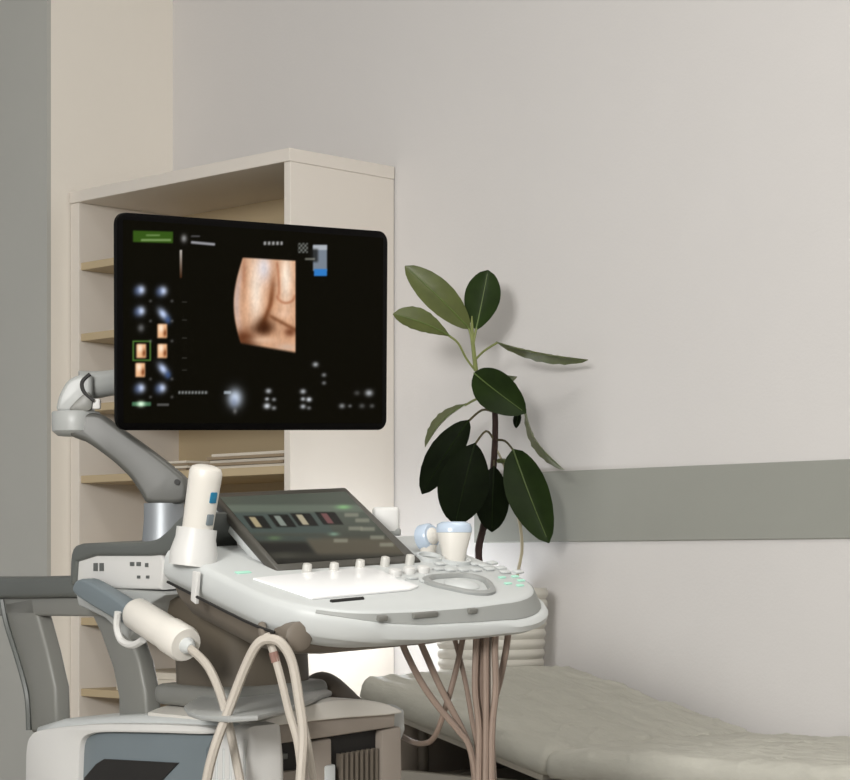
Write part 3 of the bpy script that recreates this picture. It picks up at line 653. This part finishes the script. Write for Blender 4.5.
# probes standing in the holders on the right of the console, blue lenses up
hp = onk(455, 561, -0.01)
p = probe_thing(V(454, 562, 3.30), 'white tapered convex probe with blue lens standing upright beside the plant stem')
c0 = V(454, 562, 3.30)
def oval(c, ax_, e1, e2, prof, n=24): return [[c + ax_ * z + e1 * r1 * math.cos(t) + e2 * r2 * math.sin(t) for t in np.linspace(0, 2 * PI, n, endpoint=False)] for r1, r2, z in prof]
MB().loft(oval(c0, UP, RT, FW, [(0.016, 0.014, -0.012), (0.017, 0.015, 0.004), (0.020, 0.017, 0.02), (0.0245, 0.018, 0.036), (0.0265, 0.018, 0.044)])).build('housing', 'probe', p)
MB().loft(oval(c0, UP, RT, FW, [(0.0265, 0.018, 0.0443), (0.027, 0.018, 0.050), (0.025, 0.016, 0.057), (0.018, 0.011, 0.0605)])).build('lens', 'lens', p, label='pale blue lens')
p = probe_thing(V(428, 550, 3.33), 'round-headed probe with blue rim beside the touch panel right edge')
c0 = V(428, 537, 3.33); axr = cdir(0.75, -0.62, 0.15); axr /= np.linalg.norm(axr)
MB().lathe(c0 - axr * 0.012, axr, [(0.016, 0.0), (0.0205, 0.002), (0.0205, 0.016), (0.0175, 0.02), (0.012, 0.0205)], 26).build('head', 'lens', p, label='pale blue round head')
MB().lathe(c0 + axr * 0.0075, axr, [(0.013, 0), (0.013, 0.003), (0.010, 0.006), (0.004, 0.0075)], 22).build('head_face', 'probe', p)
MB().tube([c0 - UP * 0.012, c0 - UP * 0.028, c0 - UP * 0.042], [0.014, 0.011, 0.011], 12, 3).build('handle', 'probe', p)
MB().lathe(onk(430, 559, 0.0), N, [(0.022, -0.01), (0.022, 0.006), (0.018, 0.006), (0.017, 0.0)], 22).build('holder_ring', 'greyw', console)
MB().lathe(onk(455, 562, 0.0), N, [(0.024, -0.01), (0.024, 0.006), (0.019, 0.006), (0.018, 0.0)], 22).build('holder_ring', 'greyw', console)
RD = 3.12
G = 'cables hanging under the right end of the console'
def rc(pts, label, r=0.0048, m='cableB', dd=0.0):
    cab([V(x, y, RD + dd + (i * 0.002)) for i, (x, y) in enumerate(pts)], r, m, label, G)
rc([(398, 628), (404, 648), (420, 680), (437, 705), (458, 730), (470, 748), (477, 790), (479, 860)], 'taupe cable slanting from the console lip into the bundle, beside the bed head cushion')
rc([(415, 628), (423, 648), (437, 680), (450, 706), (466, 738), (474, 770), (478, 860)], 'second taupe cable slanting from the console lip into the bundle', dd=0.012)
cab([V(464, 628, 3.144), V(461, 648, 3.146), V(453, 682, 3.15), V(444, 712, 3.16), V(437, 732, 3.18), V(429, 742, 3.22), V(416, 743, 3.29), V(402, 736, 3.36), V(390, 726, 3.40)], 0.0042, 'cableB', 'taupe cable curling back under the bed head cushion', G)
rc([(452, 630), (459, 655), (466, 685), (472, 720), (478, 760), (481, 860)], 'thin taupe cable running between the slanting cables and the bundle', r=0.0036, dd=0.036)
for i, (x0, x1) in enumerate(((477, 479), (482, 483), (487, 486), (492, 489), (496, 492))):
    rc([(x0, 628), (x0 - 1, 650), (x0 - 1 + (i - 2) * 0.4, 690), (x1, 730), (x1 - 0.5, 790), (x1, 860)], 'straight pale cable inside the vertical bundle of taupe cables below the console' if i == 3 else 'straight taupe cable in the vertical bundle below the console', r=0.0048, dd=-0.012 + 0.011 * (i % 2), m='cableB' if i % 2 == 0 else 'cableW' if i == 3 else 'cableB')
rc([(509, 626), (506, 650), (500, 680), (494, 705), (492, 745), (494, 790), (496, 860)], 'taupe cable at the outer side of the bundle, before the ribbed pot', dd=0.02)

# ------------------------------------------------------------------ examination couch along the back wall
BX0, BXB, BX1, BY0, BY1 = -3.145, -2.64, -1.25, 2.98, 3.615
bed = thing('examination_couch', (-2.2, (BY0 + BY1) / 2, 0), 'olive grey padded examination couch with raised backrest along the wall', 'examination couch')
def section(yc, hw, t, n=44):
    pts = []
    for i in range(n):
        u = 2 * PI * i / n; c, s = math.cos(u), math.sin(u)
        pts.append((yc + hw * math.copysign(abs(c) ** 0.22, c), t / 2 * math.copysign(abs(s) ** 0.35, s)))
    return pts
def cushion(x0, z0, x1, z1, t, nx, name, amp, crown=0.0, seed=0.0):
    d = np.array([x1 - x0, 0, z1 - z0]); L = np.linalg.norm(d); d /= L; nn = np.array([-d[2], 0, d[0]])
    rings = []
    ys = (BY0 + BY1) / 2; hw0 = (BY1 - BY0) / 2
    N_ = 96
    for i in range(nx + 1):
        f = i / nx
        e = min(f, 1 - f) * L
        sc = 1.0 if e > 0.03 else math.sqrt(max(0.0, 1 - (1 - e / 0.03) ** 2)) * 0.55 + 0.45
        hw = hw0 - (0.03 * (1 - min(1, e / 0.03)) ** 2)
        ring = []
        base_ = np.array([x0, 0, z0]) + d * (L * f)
        # rectangular rounded section sampled evenly: top row, right side, bottom, left side
        pts = []
        r = 0.028 * sc
        top = t * (sc - 0.5)
        bot = -t / 2 * sc
        m = 72
        for k in range(m + 1): pts.append((hw - r - (2 * (hw - r)) * k / m, t / 2 * (2 * sc - 1) if sc < 1 else t / 2))
        for k in range(1, 5): u = PI / 2 + PI / 2 * k / 5; pts.append((-hw + r + r * math.cos(u), t / 2 * (2 * sc - 1) - r + r * math.sin(u) if sc < 1 else t / 2 - r + r * math.sin(u)))
        pts.append((-hw, bot + 0.01)); 
        for k in range(9): pts.append((-hw + 0.01 + (2 * hw - 0.02) * k / 8, bot))
        pts.append((hw, bot + 0.01))
        for k in range(1, 5): u = PI / 2 * k / 5; pts.append((hw - r + r * math.cos(u), (t / 2 * (2 * sc - 1) if sc < 1 else t / 2) - r + r * math.sin(u)))
        for (y, h) in pts:
            if h > -t * 0.1:
                s_ = f * L; q = Vector((s_ * 3.2 + y * 2.6 + seed, (s_ - y) * 9, seed))
                w = noise.noise(q * 1.0) * 0.8 + 0.45 * noise.noise(Vector((s_ * 9 + y * 6 + seed, y * 26 - s_ * 12, 2.0))) + 0.3 * noise.noise(Vector((s_ * 30 + y * 22 + seed, y * 60 - s_ * 30, 4.0)))
                rdg = 1 - abs(noise.noise(Vector((s_ * 5 - y * 4 + seed, y * 9 + s_ * 3, 5.0)))) * 2
                rd2 = 1 - abs(noise.noise(Vector((s_ * 4 + y * 9 + seed * 2, s_ * 9 - y * 3, 8.0)))) * 2
                h = h + amp * (w + 0.9 * max(0, rdg) ** 4 + 0.9 * max(0, rd2) ** 6) + crown * (1 - (y / hw0) ** 2)
            ring.append(tuple(base_ + nn * h + np.array([0, ys + y, 0])))
        rings.append(ring)
    return MB().loft(rings).build(name, 'bed', bed, label=None, angle=60)
CT = 0.05
cushion(BX0, 0.846 - CT / 2, BXB + 0.01, 0.722 - CT / 2, CT, 130, 'backrest_cushion', 0.0042, 0.004, 1.3)
cushion(BXB - 0.02, 0.722 - CT / 2, BX1, 0.742 - CT / 2, CT, 220, 'seat_cushion', 0.0042, 0.004, 7.7)
bd = np.array([BXB - BX0, 0, 0.722 - 0.846]); bd = bd / np.linalg.norm(bd); bn = np.array([-bd[2], 0, bd[0]])
cc = np.array([(BX0 + BXB) / 2, (BY0 + BY1) / 2, (0.846 + 0.722) / 2]) - bn * (CT + 0.0085)
MB().obox(cc, bd * 0.238, (0, 0.285, 0), bn * 0.008, 0.003).build('backrest_plate', 'bedframe', bed, label='pale plate under the backrest')
MB().box(BX0 + 0.10, BX1, BY0 + 0.025, BY0 + 0.055, 0.60, 0.66, 0.004).build('side_rail', 'bedframe', bed)
MB().box(BX0 + 0.10, BX1, BY1 - 0.055, BY1 - 0.025, 0.60, 0.66, 0.004).build('side_rail', 'bedframe', bed)
MB().box(BXB + 0.04, BX1 - 0.02, BY0 + 0.03, BY1 - 0.03, 0.66, 0.678, 0.003).build('seat_board', 'bedframe', bed)
MB().box(BX0 + 0.10, BX0 + 0.14, BY0 + 0.055, BY1 - 0.055, 0.61, 0.65, 0.003).build('head_rail', 'bedframe', bed)
MB().box(BX0 + 0.085, BX0 + 0.098, BY0 + 0.03, BY1 - 0.03, 0.30, 0.758, 0.003).build('added_head_panel', 'fascia', bed)  # added panel, covers the lamp-lit cabinet below the backrest
MB().box(BX0 + 0.14, BX1 - 0.1, BY0 + 0.06, BY1 - 0.06, 0.30, 0.60, 0.006).build('base_box', 'bedframe', bed)
for (x, y) in ((BX0 + 0.12, BY0 + 0.04), (BX0 + 0.12, BY1 - 0.04), (BX1 - 0.08, BY0 + 0.04), (BX1 - 0.08, BY1 - 0.04)):
    MB().box(x - 0.02, x + 0.02, y - 0.015, y + 0.015, 0.0, 0.60, 0.004).build('leg', 'beddark', bed)
for y in (BY0 + 0.075, BY1 - 0.075):
    MB().tube([(BX0 + 0.12, y, 0.61), (BX0 + 0.12, y, 0.765)], 0.011, 10, 2).build('backrest_strut', 'beddark', bed)

# ------------------------------------------------------------------ bedside cabinet carrying the plant
PC = np.array([-3.272, 3.515])
CABZ = 0.705
cab_ = thing('bedside_cabinet', (-3.45, 3.45, 0), 'low white bedside cabinet under the plant pot, between bookcase and couch', 'cabinet')
MB().box(-3.705, -3.155, 3.28, 3.65, 0.06, CABZ - 0.02, 0.003).build('body', 'case', cab_, False)
MB().box(-3.712, -3.15, 3.27, 3.65, CABZ - 0.02, CABZ, 0.003).build('top', 'case', cab_, False)
MB().box(-3.69, -3.18, 3.31, 3.63, 0.0, 0.06).build('plinth', 'case', cab_, False)
dr = MB().box(-3.70, -3.165, 3.262, 3.28, 0.07, 0.5, 0.003).build('door', 'case', cab_, False)
MB().lathe((-3.22, 3.262, 0.4), (0, -1, 0), [(0.005, 0), (0.005, 0.012), (0.011, 0.014), (0.011, 0.02), (0.006, 0.023)], 14).build('knob', 'steel', dr)
dw = MB().box(-3.70, -3.165, 3.262, 3.28, 0.51, 0.67, 0.003).build('drawer', 'case', cab_, False)
MB().lathe((-3.44, 3.262, 0.59), (0, -1, 0), [(0.005, 0), (0.005, 0.012), (0.011, 0.014), (0.011, 0.02), (0.006, 0.023)], 14).build('knob', 'steel', dw)

# ------------------------------------------------------------------ rubber plant
DP = 4.80
pl = thing('rubber_plant', (PC[0], PC[1], CABZ), 'rubber plant with glossy dark green leaves in a white ribbed pot', 'plant')
PT = 1.012
pf = []
z = 0.0; H = PT - CABZ - 0.001; nr = 14
pf.append((0.09, 0.001))
for i in range(nr * 6 + 1):
    f = i / (nr * 6)
    pf.append((0.104 + 0.017 * f + 0.0045 * abs(math.sin(PI * f * nr)) , 0.002 + (H - 0.004) * f))
pf += [(0.121, H), (0.112, H), (0.111, H - 0.03), (0.02, H - 0.03)]
MB().lathe((PC[0], PC[1], CABZ), UP, pf, 48).build('pot', 'pot', pl, label='white horizontally ribbed pot', angle=50)
MB().lathe((PC[0], PC[1], CABZ + H - 0.03), UP, [(0.1105, -0.004), (0.1105, 0.002), (0.06, 0.008), (0.01, 0.01)], 32).build('soil', 'soil', pl)
pd = float((np.array([PC[0], PC[1], 0]) - CAM0 * [1, 1, 0]) @ FW)
def S(x, y, dd=0.0): return V(x, y, pd + dd)
MB().tube([np.array([PC[0] - 0.012, PC[1], PT - 0.04]), S(478.5, 556), S(484, 524), S(493, 472), S(495, 413), S(488, 385), S(476, 371)],
          [0.0085, 0.008, 0.0078, 0.0072, 0.0065, 0.006, 0.0052], 10, 5).build('stem', 'stem', pl, label='brown woody stem')
MB().tube([S(476, 371), S(473, 345), S(472, 326), S(472, 316)], [0.0052, 0.0045, 0.0035, 0.0012], 8, 4).build('young_stem', 'petiole', pl, label='green young stem')
MB().tube([np.array([PC[0] + 0.045, PC[1] + 0.02, PT - 0.04]), S(518, 572, -.02), S(522, 548, -.02), S(519, 520, -.02), S(511, 490, -.02), S(505, 468, -.01), S(497, 450, 0)], [0.0035] * 5 + [0.003, 0.002], 8, 5).build('cane', 'pale_stake', pl, label='pale curved shoot')
def leaf(base, tip, wpx, m, dd=(0, 0), roll=0.0, bend=0.15, sag=0.0, wm=None, pet=None, pm='petiole', wide=0.5, flip=1):
    p0 = S(*base, dd[0]); p1 = S(*tip, dd[1])
    t = p1 - p0; L = np.linalg.norm(t); t = t / L
    view = (p0 + p1) / 2 - CAM0; view /= np.linalg.norm(view)
    s = np.cross(t, view); s /= np.linalg.norm(s); n = np.cross(s, t); n = n if n @ view < 0 else -n
    cr_, sr_ = math.cos(roll), math.sin(roll)
    s2 = s * cr_ + n * sr_; n2 = np.cross(s2, t); n2 = n2 if n2 @ view < 0 else -n2
    W = (wm if wm else wpx / FPX * pd / max(0.2, abs(cr_)))
    nu, nv = 16, 8
    vs, fs = [], []
    for side_ in (0, 1):
        for i in range(nu + 1):
            f = i / nu
            prof_ = (math.sin(PI * f ** (math.log(0.5) / math.log(wide))) ** 0.6) if 0 < f < 1 else 0.0
            
            hw = max(W / 2 * prof_, 0.0012)
            c = p0 + t * (L * f) + n2 * (bend * L * 0.5 * math.sin(PI * f)) - UP * sag * (f * f) 
            for j in range(nv + 1):
                g = 2 * j / nv - 1
                h = 0.16 * W * (abs(g) ** 1.3) * prof_ * flip + 0.0016 * math.sin(abs(g) * 9 + f * 40) * (0 if abs(g) < 0.1 else 1) * prof_
                vs.append(c + s2 * (hw * g) + n2 * h - n2 * 0.0008 * side_)
    st = nv + 1; off = (nu + 1) * st
    for i in range(nu):
        for j in range(nv):
            fs.append((i * st + j, i * st + j + 1, (i + 1) * st + j + 1, (i + 1) * st + j))
            fs.append((off + i * st + j, off + (i + 1) * st + j, off + (i + 1) * st + j + 1, off + i * st + j + 1))
    for i in range(nu):
        for j in (0, nv): fs.append((i * st + j, (i + 1) * st + j, off + (i + 1) * st + j, off + i * st + j))
    o = MB().poly(vs, fs).build('leaf', m, pl, angle=80)
    rb = [p0 + t * (L * f) + n2 * (bend * L * 0.5 * math.sin(PI * f) + 0.0006) - UP * sag * f * f for f in np.linspace(0, 0.94, 8)]
    MB().tube(rb, [0.0018 - 0.0012 * k / 7 for k in range(8)], 6, 2).build('midrib', 'rib' if m != 'leafD' else 'leafM', o)
    if pet:
        MB().tube([S(*q, dd[0] * (k / (len(pet)))) for k, q in enumerate(pet)] + [p0 + t * 0.004], 0.0026, 6, 4).build('petiole', pm, o)
    return o
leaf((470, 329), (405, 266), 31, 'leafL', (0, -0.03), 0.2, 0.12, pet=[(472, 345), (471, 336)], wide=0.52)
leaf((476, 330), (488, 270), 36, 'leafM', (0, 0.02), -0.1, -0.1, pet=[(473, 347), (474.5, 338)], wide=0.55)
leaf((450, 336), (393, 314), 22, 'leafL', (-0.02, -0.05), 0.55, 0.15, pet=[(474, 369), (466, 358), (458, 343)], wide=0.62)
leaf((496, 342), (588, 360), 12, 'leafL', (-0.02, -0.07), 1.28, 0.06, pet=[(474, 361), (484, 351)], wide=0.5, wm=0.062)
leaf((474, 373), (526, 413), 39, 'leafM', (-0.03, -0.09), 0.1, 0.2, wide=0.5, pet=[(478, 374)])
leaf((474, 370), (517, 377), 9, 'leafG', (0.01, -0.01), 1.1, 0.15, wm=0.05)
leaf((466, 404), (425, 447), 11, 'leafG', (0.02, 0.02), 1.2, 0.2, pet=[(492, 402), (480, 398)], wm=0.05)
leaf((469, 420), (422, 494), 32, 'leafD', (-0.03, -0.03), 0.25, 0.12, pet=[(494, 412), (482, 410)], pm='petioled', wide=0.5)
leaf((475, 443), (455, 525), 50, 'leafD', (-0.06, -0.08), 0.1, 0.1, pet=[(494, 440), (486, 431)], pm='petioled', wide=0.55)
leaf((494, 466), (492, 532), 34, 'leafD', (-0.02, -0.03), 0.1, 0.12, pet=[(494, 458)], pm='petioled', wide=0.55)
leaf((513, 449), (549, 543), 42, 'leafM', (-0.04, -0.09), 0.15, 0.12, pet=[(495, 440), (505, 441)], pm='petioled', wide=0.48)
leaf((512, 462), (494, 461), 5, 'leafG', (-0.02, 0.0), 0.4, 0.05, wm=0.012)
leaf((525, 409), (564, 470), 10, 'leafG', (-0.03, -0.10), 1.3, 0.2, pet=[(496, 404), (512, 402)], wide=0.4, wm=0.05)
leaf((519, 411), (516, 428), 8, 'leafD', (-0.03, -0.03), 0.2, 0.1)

# ------------------------------------------------------------------ unseen lamp added behind the console to brighten the lower bookcase side
LP = np.array([-3.50, 3.50, 0.97])
rl_ = thing('added_wall_lamp', (LP[0], WY - 0.003, LP[2]), 'small unseen wall lamp, added to brighten the bookcase side, behind the console', 'lamp')
MB().lathe((LP[0], WY - 0.002, LP[2]), (0, -1, 0), [(0.028, 0), (0.028, 0.01), (0.02, 0.014)], 20).build('wall_plate', 'steel', rl_)
MB().tube([(LP[0], WY - 0.015, LP[2]), (LP[0], WY - 0.06, LP[2] + 0.0), (LP[0], LP[1] + 0.035, LP[2])], 0.006, 8, 4).build('lamp_arm', 'steel', rl_)
MB().lathe((LP[0], LP[1] + 0.036, LP[2]), (0, -1, 0), [(0.014, 0), (0.016, 0.004), (0.016, 0.02), (0.012, 0.022)], 16).build('bulb_holder', 'steel', rl_)
ll = bpy.data.lights.new('added_lamp_light', 'POINT'); ll.energy = 2.7; ll.color = (0.90, 0.95, 1.0); ll.shadow_soft_size = 0.03
lo = bpy.data.objects.new('added_lamp_light', ll); C.objects.link(lo); lo.location = (LP[0], LP[1] - 0.02, LP[2])
lo.parent = rl_; lo.location = tuple(np.array([LP[0], LP[1] - 0.02, LP[2]]) - np.array(rl_['_o']))

for o in bpy.data.objects:
    if '_o' in o: del o['_o']
